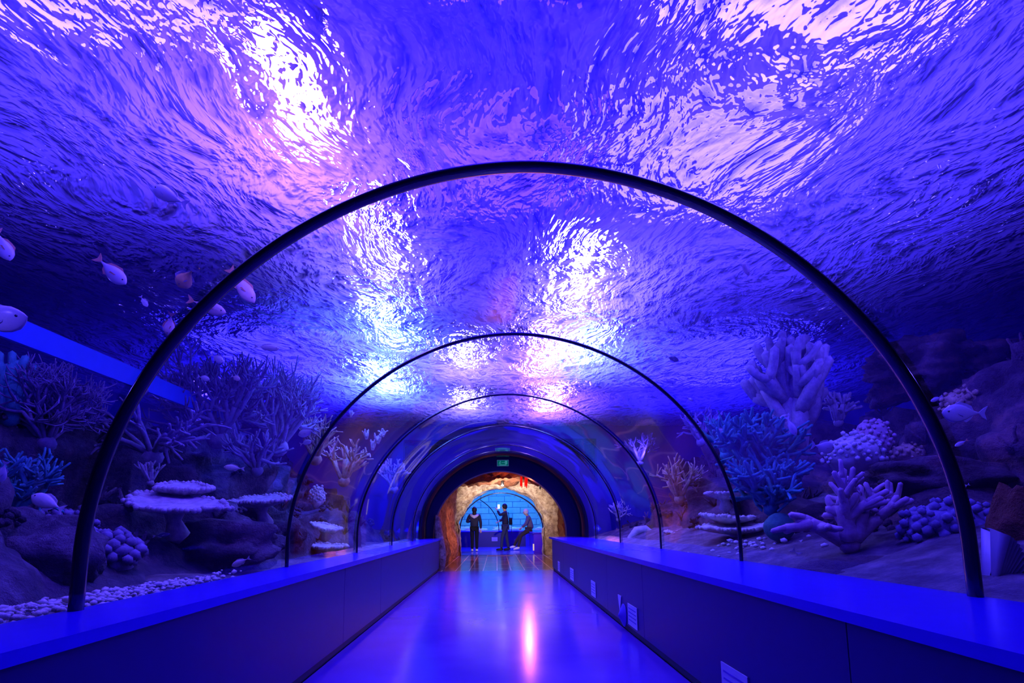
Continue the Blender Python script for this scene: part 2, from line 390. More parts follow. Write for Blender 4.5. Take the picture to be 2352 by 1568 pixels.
def sea(name, sgn, xin, mat):
    def f(u, v):
        Y = TY0+.2+v*(YP-TY0)
        d = u*4.9
        X = xin+sgn*d
        z = .62+.05*fr((X, Y, 0), 1.2)+(.30*max(0, d-.05) if sgn > 0 else .05*d)
        return (X, Y, min(z, BT-.03+d*.34))
    o = grid(60, 120, f).build(name, mat); o['kind'] = 'structure'; return o
sea('floor_1', -1, XC-RX-.03, M['silt']); sea('floor_2', 1, XC+RX+.03, M['silt'])

# reef masses: lumpy slopes
def reef(sgn, xin, prof, mat, label, seed, amp=.38):
    P = prof; cum = [0]
    for a, b in zip(P[:-1], P[1:]): cum.append(cum[-1]+math.hypot(b[0]-a[0], b[1]-a[1]))
    def pr(t):
        t *= cum[-1]
        for i in range(len(P)-1):
            if t <= cum[i+1]+1e-9:
                k = (t-cum[i])/(cum[i+1]-cum[i]); return (P[i][0]+(P[i+1][0]-P[i][0])*k, P[i][1]+(P[i+1][1]-P[i][1])*k)
        return P[-1]
    def f(u, v):
        Y = TY0+.3+v*(YP-TY0); d, z = pr(u)
        q = Vector((d*1.0, Y*.9, z*1.3+seed*9))
        h = fr(q, .55, 3)*1.1 + fr(q, 1.7, 4)*.55
        cell = noise.voronoi(q*1.5)[0][0]
        k = min(1, u*5)
        h += (.45-cell)*.7
        X = xin+sgn*(d - h*amp*1.3*k - .25*math.sin(Y*.9+seed)*k)
        Z = z + h*amp*.9*k + (.30*fr((Y*.35, seed, 1), 1)+.012*(Y-5))*min(1, u*2)
        X = max(TX0+.06, min(TX1-.06, X))
        return (X, Y, max(.5, min(Z, WZ-.1)))
    g = grid(110, 300, f); rr = random.Random(seed)
    nv = len(g.v)
    for i in range(420):        # crust of small knobs and stubby fingers growing out of the rock
        b = Vector(g.v[rr.randrange(nv)])
        if abs(b.x-XC) > 5.2 or b.y < .6 or b.y > YP-.8 or b.z < .72: continue
        if rr.random() < .5:
            R_ = rr.uniform(.05, .13)
            for q in range(14):
                dv = Vector((rr.gauss(0, 1), rr.gauss(0, 1), abs(rr.gauss(0, 1)))).normalized()
                g.ball(b+dv*R_, R_*rr.uniform(.22, .4), 1)
        else:
            for q in range(9):
                dv = Vector((rr.gauss(0, .6), rr.gauss(0, .6), 1)).normalized(); L_ = rr.uniform(.08, .2)
                g.tube([b, b+dv*L_*.6, b+dv*L_+Vector((rr.gauss(0, .02), rr.gauss(0, .02), .01))], [.018, .015, .010], 5)
    o = g.build('reef_rock', mat); tag(o, label, 'reef')
    return o
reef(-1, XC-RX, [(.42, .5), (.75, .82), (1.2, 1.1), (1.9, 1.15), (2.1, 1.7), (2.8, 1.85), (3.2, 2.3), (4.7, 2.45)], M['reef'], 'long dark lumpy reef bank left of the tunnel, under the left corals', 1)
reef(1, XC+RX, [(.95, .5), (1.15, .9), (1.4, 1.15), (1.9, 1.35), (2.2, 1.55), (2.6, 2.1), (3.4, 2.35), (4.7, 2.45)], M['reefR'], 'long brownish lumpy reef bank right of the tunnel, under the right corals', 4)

exec_parts = []
# ------------------------------------------------------------------ corals
def branches(mb, p, d, L, r, depth, rng, spread=.6, kids=3, flat=1, bend=.25, n=6, upb=.15, taper=.7):
    pts = [Vector(p)]; dd = Vector(d).normalized(); rad = [r]
    for i in range(4):
        dd = (dd + Vector([rng.uniform(-1, 1) for _ in range(3)])*bend*.5 + Vector((0, 0, upb*.4))).normalized()
        pts.append(pts[-1]+dd*L/4); rad.append(r*(1-(1-taper)*(i+1)/4))
    mb.tube(pts, rad, n, True)
    if depth > 0:
        for i in range(kids):
            k = rng.choice((2, 3, 4, 4)); a = Vector([rng.uniform(-1, 1) for _ in range(3)])
            if flat < 1: a.y *= flat
            nd = (dd + a*spread*1.3).normalized()
            branches(mb, pts[k], nd, L*rng.uniform(.55, .85), rad[k]*rng.uniform(.75, .95), depth-1, rng, spread, kids, flat, bend, n, upb, taper)
def coral_branch(c, size, mat, label, seed, nb=6, r=.05, depth=2, kids=3, spread=.6, flat=1, cat='coral', name='branching_coral', upb=.2, cone=.9, taper=.75, group=None):
    rng = random.Random(seed); mb = MB()
    for i in range(nb):
        a = 2*PI*i/nb+rng.uniform(-.4, .4); t = rng.uniform(.1, cone)
        d = Vector((math.cos(a)*t, math.sin(a)*t*(flat if flat < 1 else 1), 1))
        branches(mb, (math.cos(a)*.05*size, math.sin(a)*.05*size, 0), d, size*.42, r*size, depth, rng, spread, kids, flat, .3, 6, upb, taper)
    mb.ball((0, 0, -.05*size), .12*size, 2, .3, 2)
    o = mb.build(name, mat); o.location = c; tag(o, label, cat, group); return o
def coral_knobs(c, R, mat, label, seed, sq=(1, 1, .7), nk=150, kr=.11, core=None):
    rng = random.Random(seed); mb = MB()
    mb.ball((0, 0, 0), R*.9, 3, .25, 2, sq, seed)
    ga = PI*(3-math.sqrt(5))
    for i in range(nk):
        z = 1-2*(i+.5)/nk
        if z < -.35: continue
        q = math.sqrt(1-z*z); a = ga*i
        p = Vector((q*math.cos(a), q*math.sin(a), z)); k = .95+.25*fr(p, 2)+rng.uniform(-.04, .06)
        mb.ball((p.x*R*sq[0]*k, p.y*R*sq[1]*k, p.z*R*sq[2]*k), R*kr*rng.uniform(.7, 1.3), 1)
    o = mb.build('knobbly_coral', mat); o.location = c; tag(o, label, 'coral'); return o
def coral_table(c, rx, ry, mat, label, seed, tilt=(0, 0), th=.035, stalk=.25, rz=0):
    rng = random.Random(seed); mb = MB(); n = 72; rings = [0, .3, .6, .8, .93, 1.0]
    top = []; bot = []
    for k, t in enumerate(rings):
        for j in range(n):
            a = 2*PI*j/n
            e = 1+.10*math.sin(3*a+seed)+.07*math.sin(7*a+seed*2)+.05*math.sin(17*a+seed)+.03*math.sin(31*a)
            x = rx*t*e*math.cos(a); y = ry*t*e*math.sin(a)
            z = .10*min(rx, ry)*t*t + .012*fr((x*8, y*8, seed))
            top.append((x, y, z+th/2)); bot.append((x*.97, y*.97, z-th/2-(1-t)*.05))
    N = len(top)
    ff = []
    for k in range(len(rings)-1):
        for j in range(n):
            a, b, cc, d = k*n+j, k*n+(j+1) % n, (k+1)*n+(j+1) % n, (k+1)*n+j
            ff += [(a, b, cc, d), (N+d, N+cc, N+b, N+a)]
    e = (len(rings)-1)*n
    ff += [(e+j, e+(j+1) % n, N+e+(j+1) % n, N+e+j) for j in range(n)]
    mb.add(top+bot, ff)
    for j in range(0, n):       # little knobs along the rim
        if rng.random() < .7:
            p = top[(len(rings)-1)*n+j]; mb.ball((p[0], p[1], p[2]-.01), .018+rng.random()*.012, 1)
    mb.tube([(0, 0, -.02), (0, 0, -stalk*.5), (.02, .02, -stalk)], [.09, .05, .09], 10)
    o = mb.build('table_coral', mat); o.location = c; o.rotation_euler = (tilt[0], tilt[1], rz); tag(o, label, 'coral'); return o
def boulder(c, R, mat, label, seed, sq=(1, 1, .8), name='reef_boulder', cat='rock', nz=.45, nsc=1.4, sub=4):
    o = MB().ball((0, 0, 0), R, sub, nz, nsc, sq, seed).build(name, mat); o.location = c; tag(o, label, cat); return o

# right side
coral_branch(aty(1825, 1030, 5.6), 1.25, M['lav'], 'tall chunky lavender branching coral rising above the reef on the right', 5, 5, .075, 2, 5, .8, upb=.7, cone=.25, taper=.85)
coral_branch(aty(1925, 965, 5.6), .42, M['lav'], 'small lavender finger coral just right of the tall branching coral', 8, 9, .07, 1, 5, .8)
coral_branch(aty(1740, 1080, 5.5), .72, M['teal'], 'bushy teal coral mass below the tall lavender coral', 11, 14, .042, 2, 4, .9, cone=1.5, taper=.85)
coral_branch(aty(1770, 1160, 5.2), .62, M['teal'], 'lower spreading teal coral above the small green boulder coral', 17, 16, .045, 2, 4, .9, cone=2.2, taper=.85)
coral_branch(aty(1665, 1040, 7.4), .62, M['teal'], 'small distant teal coral tuft behind the second rib on the right', 19, 7, .05, 2, 3, .7)
coral_branch(aty(1950, 1240, 3.9), .60, M['pink'], 'pale pink antler coral with thick flat prongs above the right ledge', 23, 7, .105, 2, 3, .75, flat=.4, cone=1.3, name='antler_coral', upb=.1, taper=.72)
coral_knobs(aty(1960, 1045, 4.9), .26, M['pale'], 'pale knobbly coral cluster right of the white round fish', 5, (1, .8, .75), 190, .085)
coral_knobs(aty(2005, 1010, 5.0), .20, M['pink'], 'pinkish knobbly coral behind the pale knobbly cluster', 6, (.9, .7, 1), 120, .10)
coral_knobs(aty(2090, 1045, 4.9), .17, M['tan'], 'tan knobbly coral between the pale cluster and the nearest rib', 7, (1.1, .8, .7), 100, .11)
coral_knobs(aty(2245, 925, 4.6), .24, M['tan'], 'tan knobbly coral behind the large white fish on the right', 9, (1.2, .8, .7), 130, .10)
coral_knobs(aty(2185, 1215, 3.6), .26, M['dusk'], 'dusky knobbly coral beside the foot of the nearest rib on right', 10, (1.2, .8, .8), 130, .12)
boulder(aty(1790, 1210, 5.0), .13, M['green'], 'small round green boulder coral under the teal coral', 2, (1, 1, 1), 'boulder_coral', 'coral', .08)
boulder(aty(2150, 850, 5.3), .52, M['reefR'], 'large rounded dark dome on top of the right reef', 5, (1.25, 1, .6), nz=.5, nsc=2.2, sub=5)
boulder(aty(2160, 1110, 4.4), .45, M['reefR'], 'wide brownish boulder behind the nearest rib on the right', 6, (1.6, 1, .45))
boulder(aty(2330, 1130, 4.3), .36, M['cave'], 'reddish rock at the right edge of the picture', 7, (1.2, 1, .6))
boulder(aty(2345, 1290, 2.95), .26, M['cavedark'], 'dark brown upright rock in the lower right corner of tank', 8, (.55, .7, 1.3))
boulder(aty(2000, 1340, 3.6), .38, M['reefR'], 'low pale rubble mound just above the right ledge', 12, (1.6, .8, .35))
coral_table(aty(1690, 1215, 6.1), .36, .3, M['pale'], 'broad pale plate coral beside the second rib on the right', 31, (.12, -.05))
coral_table(aty(1675, 1192, 6.3), .28, .25, M['pale'], 'thin pale plate coral stacked over the broad plate by the second rib', 32, (.05, .05), stalk=.1)
coral_table(aty(1665, 1137, 6.6), .22, .2, M['lav'], 'upper small lavender plate coral behind the second rib', 33, (.05, 0), stalk=.15)
def rubble(c, n, spread, mat, label, seed, name='coral_rubble', k=1.0):
    rng = random.Random(seed); mb = MB()
    for i in range(n):
        x = rng.gauss(0, 1)*spread[0]; y = rng.gauss(0, 1)*spread[1]; z = abs(rng.gauss(0, 1))*spread[2]-abs(x)*.1
        mb.ball((x, y, z), rng.uniform(.012, .035)*k, 1, .4, 3, (1, 1, .7), i)
    o = mb.build(name, mat); o.location = c; tag(o, label, 'rubble', kind='stuff'); return o
rubble(aty(1790, 1285, 5.1), 500, (.22, .3, .09), M['pale'], 'bright white coral rubble slope above the right ledge, under the blue fish', 3)
rubble(aty(2100, 1340, 3.5), 260, (.5, .25, .03), M['pale'], 'scattered pale pebbles on the sand right of the antler coral', 5)
# pale fluted solid standing in for a refraction highlight at the acrylic joint
mb = MB(); nn = 60
sh = [(0, 0, 0)]
for j in range(nn+1):
    a = -.15+1.5*j/nn; rr = .34*(1+.05*math.sin(j*1.6)); sh.append((math.cos(a)*rr*.45, .05*math.sin(j*1.6)-.05, math.sin(a)*rr))
mb.add(sh+[(x, y+.05, z) for x, y, z in sh], [(0, j+1, j+2) for j in range(nn)]+[(nn+2, nn+4+j, nn+3+j) for j in range(nn)]+[(j+1, j+2, nn+4+j, nn+3+j) for j in range(nn)])
o = mb.build('refraction_fan', M['white']); o.location = aty(2278, 1385, 2.55); tag(o, 'bright white fan-shaped refraction highlight, modelled solid, right of the nearest rib foot', 'refraction')
# mid distance right
boulder(aty(1570, 1245, 8.4), .16, M['red'], 'red sponge lump low between the second and third ribs on right', 15, (1.3, .8, .9), 'red_sponge', 'sponge', .3)
coral_table(aty(1572, 1228, 8.3), .27, .2, M['pale'], 'thin pale plate coral over the red sponge', 36, (.1, .1), stalk=.12, th=.02)
# pale arched rock
mb = MB(); mb.tube([(-.22, 0, -.22), (-.2, 0, -.02), (-.1, 0, .1), (.05, 0, .12), (.18, 0, .03), (.22, 0, -.22)], [.07, .07, .08, .08, .07, .07], 10)
o = mb.build('arched_rock', M['pale']); o.location = aty(1476, 1232, 9.6); tag(o, 'pale arched rock low behind the third rib on the right', 'rock')

# left side
o = MB().box((0, 0, 0), (.03, 5.4, .17)).build('ledge_reflection', M['reflection'], smooth=False); o.location = (-3.25, 4.0, 1+1.34); tag(o, 'straight bright blue ledge-top reflection, modelled as a strip running back through the left tank', 'reflection')  # solid strip stands in for the ledge top's reflection in the acrylic
coral_branch(aty(105, 1010, 4.4), .62, M['dusk'], 'fine bushy lavender-grey coral at far left above the dark reef', 41, 16, .030, 3, 4, .8, cone=1.5)
coral_branch(aty(20, 950, 4.2), .62, M['teal'], 'tall greenish upright coral cut by the left edge of the picture', 42, 6, .09, 1, 3, .35, upb=.8, cone=.3)
coral_branch(aty(20, 1170, 3.7), .5, M['teal'], 'low bluish coral at the left edge beneath the bushy coral', 43, 14, .045, 2, 4, .9, cone=2)
coral_branch(aty(350, 1040, 5.0), .75, M['dusk'], 'spreading coral with long curved fingers right behind the nearest rib on the left', 44, 9, .035, 2, 3, .5, cone=2.2, upb=-.1)
coral_branch(aty(500, 1000, 6.2), .95, M['dusk'], 'large dark staghorn thicket left of centre, below the small fish', 45, 12, .034, 3, 4, .75, cone=1.6)
coral_branch(aty(640, 1020, 7.0), .95, M['lav'], 'upright staghorn coral just left of the second rib', 46, 12, .034, 3, 4, .65, cone=1.3)
coral_branch(aty(590, 1075, 6.2), .55, M['dusk'], 'low dusky coral tuft under the staghorn thicket', 47, 8, .05, 2, 3, .7, cone=1.2)
coral_branch(aty(725, 1050, 7.8), .7, M['tan'], 'brownish branching coral behind the second rib on the left', 48, 9, .035, 2, 3, .6)
coral_branch(aty(345, 1105, 4.9), .26, M['lav'], 'small lavender cup-shaped coral above the table corals on left', 49, 10, .05, 1, 3, .5, cone=.8)
coral_table(aty(402, 1160, 4.35), .36, .24, M['lav'], 'largest pale table coral, left of centre between the first two ribs', 51, (.26, .14), th=.03)
coral_table(aty(425, 1124, 4.6), .20, .17, M['lav'], 'smaller table coral just above the largest table coral', 52, (.2, .1), stalk=.12)
coral_table(aty(600, 1152, 5.9), .31, .26, M['lav'], 'table coral with a scalloped rim beside the second rib on the left', 53, (.2, -.04), th=.03)
coral_knobs(aty(728, 1142, 7.4), .13, M['pale'], 'bright honeycomb-like knobbly coral right of the second rib on left', 55, (.8, .8, 1.2), 120, .13)
coral_table(aty(748, 1213, 7.0), .17, .15, M['pale'], 'upper of two small pale plate corals right of the second rib base', 56, (.15, .25), stalk=.12)
coral_table(aty(752, 1258, 6.7), .2, .15, M['pale'], 'lower of two small pale plate corals right of the second rib base', 57, (.1, .05), stalk=.1)
coral_knobs(aty(215, 1275, 3.7), .22, M['dusk'], 'scaly dark coral mound behind the foot of the nearest rib on left', 58, (1.3, .9, .75), 140, .16)
coral_knobs(aty(130, 1215, 3.9), .2, M['dusk'], 'dusky knobbly coral left of the nearest rib above the scaly mound', 59, (1.2, .9, .7), 120, .13)
boulder(aty(60, 1290, 3.2), .3, M['reef'], 'dark boulder in the lower left corner of the tank', 21, (1.2, .8, .9))
boulder(aty(500, 1260, 4.8), .36, M['reef'], 'dark boulder under the table corals on the left', 22, (1.5, .8, .6))
boulder(aty(610, 1230, 6.2), .3, M['reef'], 'dark rock low beside the second rib on the left', 23, (1.3, .8, .9))
rubble(Vector((-1.80, 2.5, .685)), 900, (.07, .55, .012), M['pale'], 'strip of pale gravel along the left ledge outside the glass', 8, 'gravel', .6)
rng = random.Random(77)
for i, (px, py, Y, s_) in enumerate([(842, 1005, 8.8, .12), (868, 1015, 9.0, .14), (880, 1000, 9.2, .11), (856, 1030, 9.0, .13), (806, 955, 8.4, .08)]):
    coral_branch(aty(px, py, Y), s_*1.6, M['pale'], ['small white coral tuft, leftmost of the five on the far left reef', 'small white coral tuft, brightest in the far left reef group', 'small white coral tuft, uppermost right of the group of five', 'small white coral tuft, lowest of the group on far left reef', 'tiny white coral tuft standing alone highest behind the third rib'][i], 90+i, 6, .09, 1, 2, .5, name='coral_tuft')
# far corals along both sides
far = [(1610, 1010, 9, .7, 'dusk', 'dusky bushy coral seen between the second and third ribs, upper right'), (1560, 1140, 8.5, .7, 'tan', 'tan bushy coral between the second and third ribs, lower right'),
       (1470, 1060, 11, .7, 'dusk', 'dusky coral beyond the third rib on the right'), (905, 1120, 11, .7, 'lav', 'lavender coral beyond the third rib on the left'),
       (790, 1100, 9.3, .8, 'tan', 'brownish bush coral beyond the second rib on the left'), (1420, 1190, 11.2, .4, 'pale', 'small pale coral low beyond the third rib on the right')]
for i, (px, py, Y, s_, m, lab) in enumerate(far):
    coral_branch(aty(px, py, Y), s_, M[m], lab, 120+i, 8, .045, 2, 3, .7, cone=1.1)

# ------------------------------------------------------------------ fish
def fish_proto(L, Hh, mat, fmat, bend=0.0, name='fish'):
    """fish along +X (head), length 1 scaled by L, height Hh"""
    r = empty(name, (0, 0, 0)); n = 14
    prof = [(-.42, .035), (-.36, .05), (-.28, .11), (-.18, .22), (-.06, .36), (.08, .45), (.2, .47), (.32, .41), (.41, .28), (.47, .15), (.5, .04)]
    off = lambda x: bend*(x-.1)**2*L*(1 if x < .1 else 0)
    vv = []; ff = []
    for (x, h) in prof:
        for j in range(n):
            a = 2*PI*j/n; vv.append((x*L, off(x)+math.cos(a)*h*Hh*.42, math.sin(a)*h*Hh*(1.05 if math.sin(a) < 0 else .98)))
    k = len(prof)
    for i in range(k-1):
        for j in range(n): ff.append((i*n+j, (i+1)*n+j, (i+1)*n+(j+1) % n, i*n+(j+1) % n))
    vv += [(-.43*L, off(-.43), 0), (.515*L, 0, 0)]
    ff += [(k*n, j, (j+1) % n) for j in range(n)]+[(k*n+1, (k-1)*n+(j+1) % n, (k-1)*n+j) for j in range(n)]
    body = MB().add(vv, ff).build('body', mat, r)
    def fin(pts, nm, th=.006, m=fmat, par=r):
        t = th*L; pts = [(x*L, z*Hh) for x, z in pts]
        A = [(x, off(x/L)-t, z) for x, z in pts]; B = [(x, off(x/L)+t, z) for x, z in pts]; q = len(pts)
        return MB().add(A+B, [tuple(range(q)), tuple(range(2*q-1, q-1, -1))]+[(j, q+j, q+(j+1) % q, (j+1) % q) for j in range(q)]).build(nm, m, par, smooth=False)
    fin([(-.40, .05), (-.50, .24), (-.60, .36), (-.55, .12), (-.53, 0), (-.55, -.12), (-.60, -.36), (-.50, -.24), (-.40, -.05)], 'tail_fin')
    fin([(.22, .44), (.10, .58), (-.05, .50), (-.20, .36), (-.26, .13), (-.10, .32), (.08, .42)], 'dorsal_fin')
    fin([(-.02, -.40), (-.10, -.48), (-.20, -.33), (-.26, -.13), (-.12, -.30)], 'anal_fin')
    for s_ in (-1, 1):
        x0 = .2*L; y0 = s_*Hh*.19
        MB().add([(x0, y0, 0), (x0-.14*L, y0+s_*.07*Hh, -.05*Hh), (x0-.16*L, y0+s_*.06*Hh, -.16*Hh), (x0-.03*L, y0+s_*.01*Hh, -.08*Hh),
                  (x0, y0+s_*.004*L, 0), (x0-.14*L, y0+s_*(.07*Hh+.004*L), -.05*Hh), (x0-.16*L, y0+s_*(.06*Hh+.004*L), -.16*Hh), (x0-.03*L, y0+s_*(.01*Hh+.004*L), -.08*Hh)],
                 [(0, 1, 2, 3), (7, 6, 5, 4), (0, 4, 5, 1), (1, 5, 6, 2), (2, 6, 7, 3), (3, 7, 4, 0)]).build('pectoral_fin', fmat, r, smooth=False)
        MB().ball((.385*L, s_*Hh*.115, .08*Hh), .032*Hh+.01*L, 1).build('eye', M['eye'], body)
    return r
def copy_tree(o, parent=None):
    c = o.copy(); COL.objects.link(c); c.parent = parent
    for ch in list(o.children): copy_tree(ch, c)
    return c
protos = {}
def fish(hx, hy, tx, ty, Y, mat, fmat, label, hr=.42, bend=0, turn=0, roll=0):
    """head pixel -> tail pixel at depth Y; copies share one kind's meshes"""
    h = aty(hx, hy, Y); t = aty(tx, ty, Y+turn); d = h-t; L = d.length/1.08
    key = (mat, fmat, round(hr, 2), round(bend, 1))
    if key not in protos:
        p = fish_proto(1, hr, M[mat], M[fmat], bend); protos[key] = p; r = p
    else:
        r = copy_tree(protos[key])
    X = d.normalized(); view = ((h+t)/2-CAM).normalized()
    Yv = (view - X*view.dot(X)).normalized(); Zv = X.cross(Yv)
    if Zv.z < 0: Zv = -Zv; Yv = -Yv
    Rm = Matrix((X, Yv, Zv)).transposed() @ Matrix.Rotation(roll, 3, 'X')
    r.matrix_world = Matrix.Translation((h+t)/2) @ (Rm @ Matrix.Scale(L, 3)).to_4x4()
    tag(r, label, 'fish', 'fish swimming around the tunnel'); return r
FL = [
 (68, 727, -95, 740, 2.6, 'fish', 'fin', 'large silvery fish with visible eye entering at the left edge', .44, 0, 0, .1),
 (348, 428, 428, 470, 3.2, 'fish', 'fin', 'silver-blue fish highest on the left, heading up and left', .42, 0, 0, 0),
 (291, 655, 224, 592, 3.4, 'fish', 'fin_o', 'slender lilac fish diving right with an orange tail, left of the nearest rib', .40, 0, 0, 0),
 (24, 601, -8, 528, 3.0, 'fish', 'fin_o', 'bluish fish diving at the left edge above the large silvery fish', .42, 0, 0, 0),
 (409, 660, 444, 618, 3.6, 'fish_y', 'fin', 'small deep yellowish fish just left of the nearest rib', .75, .9, 0, 0),
 (586, 698, 528, 618, 4.2, 'fish_w', 'fin_o', 'bright pink-white fish diving just right of the nearest rib', .36, 0, 0, 0),
 (522, 720, 434, 688, 4.2, 'fish_w', 'fin_o', 'pink-white fish partly hidden behind the nearest rib, head to the right', .34, 0, 0, 0),
 (385, 772, 394, 722, 3.5, 'fish_w', 'fin_o', 'small orange-edged fish pointing down, touching the nearest rib on left', .5, .6, 0, 0),
 (339, 705, 323, 680, 4.2, 'fish', 'fin', 'tiny pale fish below the yellowish fish, left of the nearest rib', .42, 0, 0, 0),
 (644, 801, 585, 795, 5.0, 'fish', 'fin', 'slim pale violet fish heading right, level with the first small coral tops', .30, 0, 0, 0),
 (514, 832, 485, 814, 4.8, 'fish', 'fin', 'small pale oval fish below and left of the slim violet fish', .55, 0, 0, 0),
 (482, 872, 455, 864, 4.8, 'fish', 'fin', 'small pale fish above the left staghorn thicket, left of its pair', .5, 0, 0, 0),
 (552, 872, 532, 863, 5.0, 'fish_w', 'fin', 'tiny bright pinkish fish above the left staghorn thicket', .6, 0, 0, 0),
 (70, 1136, 150, 1172, 2.9, 'fish', 'fin', 'white fish heading left above the dark mound at far left', .42, .3, 0, 0),
 (531, 1300, 573, 1281, 4.1, 'fish', 'fin', 'small white fish just above the left ledge, tail raised right', .38, 0, 0, 0),
 (512, 1072, 560, 1076, 5.0, 'fish', 'fin', 'dim blue fish left of centre above the scalloped table coral', .34, 0, 0, 0),
 (684, 1000, 724, 985, 6.2, 'fish', 'fin', 'bright bluish-white fish just left of the second rib', .5, .4, 0, 0),
 (-6, 1112, 14, 1060, 2.6, 'fish', 'fin', 'blue-white tail fin poking in at left edge below the corals', .45, 0, 0, 0),
 (74, 1352, 38, 1366, 2.7, 'fish_w', 'fin_o', 'small round orange and white fish low at the far left', .75, 1.2, 0, 0),
 (318, 1373, 262, 1356, 3.1, 'fish', 'fin', 'pale fish lying low against the left ledge, right of the nearest rib foot', .5, 0, 0, 0),
 (392, 1226, 352, 1231, 4.2, 'fish_d', 'fin', 'faint dark fish under the largest table coral', .3, 0, 0, 0),
 (2160, 948, 2262, 948, 3.0, 'fish', 'fin', 'largest white fish on the right, just right of the nearest rib', .46, 0, 0, 0),
 (1918, 1030, 1866, 1022, 4.2, 'fish', 'fin', 'round white fish heading right beside the pale knobbly coral', .62, 0, 0, 0),
 (1829, 1001, 1808, 958, 4.6, 'fish', 'fin', 'small slim white fish pointing down in front of the tall lavender coral', .38, .3, 0, 0),
 (1673, 994, 1640, 985, 5.4, 'fish', 'fin', 'small white fish just right of the second rib', .5, 0, 0, 0),
 (1722, 634, 1699, 588, 4.6, 'fish_w', 'fin_d' if False else 'fin', 'small pinkish fish diving high on the right, inside the nearest rib', .3, 0, 0, 0),
 (2128, 390, 2060, 370, 4.2, 'fish', 'fin', 'faint slender fish under the rippling surface at upper right', .26, 0, 0, 0),
 (1560, 828, 1530, 819, 6.5, 'fish_d', 'fin', 'small dark fish between the second rib and the nearest on the right', .42, 0, 0, 0),
 (1590, 920, 1578, 912, 6.0, 'fish', 'fin', 'tiny white fish just outside the second rib on the right', .6, 0, 0, 0),
 (1864, 1298, 1820, 1262, 4.3, 'fish', 'fin', 'bright blue-white fish diving over the rubble above right ledge', .42, 0, 0, 0),
 (1868, 1311, 1912, 1300, 3.9, 'fish', 'fin', 'pale fish resting flat against the right ledge', .4, 0, 0, 0),
 (2192, 1025, 2222, 1010, 3.3, 'fish', 'fin_o', 'small blue fish behind the nearest rib below the largest white fish', .3, 0, 0, 0),
 (2200, 1121, 2226, 1112, 3.3, 'fish', 'fin', 'tiny blue fish right of the nearest rib in front of brown rock', .35, 0, 0, 0),
 (2137, 922, 2164, 910, 3.4, 'fish', 'fin', 'small pale fish touching the nearest rib above the largest white fish', .34, 0, 0, 0),
 (458, 112, 469, 55, 3.0, 'fish_d', 'fin', 'dark narrow fish silhouette near the top left under the surface', .3, 0, 0, 0),
 (1790, 960, 1812, 950, 5.2, 'fish', 'fin', 'tiny pale fish at the left of tall lavender coral', .3, 0, 0, 0),
 (716, 1012, 690, 1020, 6.3, 'fish', 'fin', 'small silvery fish below the bright bluish-white fish by the second rib', .5, 0, 0, 0),
]
for f_ in FL:
    fish(*f_)
for k, p in protos.items():
    pass

# ------------------------------------------------------------------ cave room
o = slab('floor_3', (.15, (YE+18.0)/2, -.05), (4.2, 18.0-YE, .1), M['tiles'])
def rockwall(name, fn, nu, nv, mat, amp, sc_=1.3, seed=0):
    def f(u, v):
        p, nrm = fn(u, v); p = Vector(p); nrm = Vector(nrm)
        h = fr(p+Vector((seed*5, 0, 0)), sc_, 5)*amp + (.4-noise.voronoi(p*1.6)[0][0])*amp*.7
        return tuple(p+nrm*h)
    o = grid(nu, nv, f).build(name, mat); o['kind'] = 'structure'; return o
# left side wall of cave, bulging inward at the bottom
def wl(u, v):
    Y = YP+.25+u*5.4; z = -.05+v*3.0
    X = -1.40-.02*u*5 + .18*math.exp(-((Y-17.3)/1.6)**2)+ .12*math.exp(-((z-.35)/.45)**2) + .7*max(0, z-1.55)**1.5*.45
    return (X, Y, z), (1, 0, 0)
rockwall('wall_1', wl, 90, 60, M['cave'], .13, 1.6)
def wr(u, v):
    Y = YP+.25+u*5.6; z = -.05+v*3.0
    return (2.05-.15*u, Y, z), (-1, 0, 0)
rockwall('wall_2', wr, 80, 60, M['cavedark'], .16, 1.6, 2)
# rock face with arch opening to second tunnel
P2 = aty(1153, 1124, 17.9)
AX2, AZ2, AR2 = .17, .86, 1.38
def face(u, v):
    a = PI*(1.12-1.24*u)
    ca, sa = math.cos(a), math.sin(a)
    rin = 1.37+.06*fr((ca*3, sa*3, 4), 1.3)
    rou = 2.6
    rr = rin+(rou-rin)*v**1.2
    z = AZ2-.0+sa*rr*(.92 if v < .5 else .92)
    x = AX2+ca*rr
    if sa < 0: z = AZ2+sa*rr*1.9; x = AX2+math.copysign(rin+(rou-rin)*v, ca)*.97
    Y = 17.75-.55*min(1, v*2.2)**.6*(.9+.5*sa)
    return (x, Y, max(z, -.05)), (0, -1, 0)
rockwall('wall_3', face, 140, 40, M['cave'], .16, 2.2, 5)
def facein(u, v):
    a = PI*(1.12-1.24*u); ca, sa = math.cos(a), math.sin(a)
    rin = 1.37+.06*fr((ca*3, sa*3, 4), 1.3)
    z = AZ2+sa*rin*.92; x = AX2+ca*rin
    if sa < 0: z = AZ2+sa*rin*1.9; x = AX2+math.copysign(rin, ca)*.97
    return (x, 17.65+v*.5, max(z, -.05)), (-ca, 0, -sa)
rockwall('wall_4', facein, 140, 8, M['cave'], .05, 2.2, 5)
def ceil(u, v):
    x = -2.2+u*4.6; Y = YP+.25+v*5.2
    return (x, Y, 2.42-.18*v+.05*math.sin(x*2)), (0, 0, -1)
rockwall('ceiling_1', ceil, 80, 80, M['cavedark'], .22, 1.7, 7)
slab('wall_5', (0, 18.2, 3.6), (9, .2, 2.6), M['cavedark'])
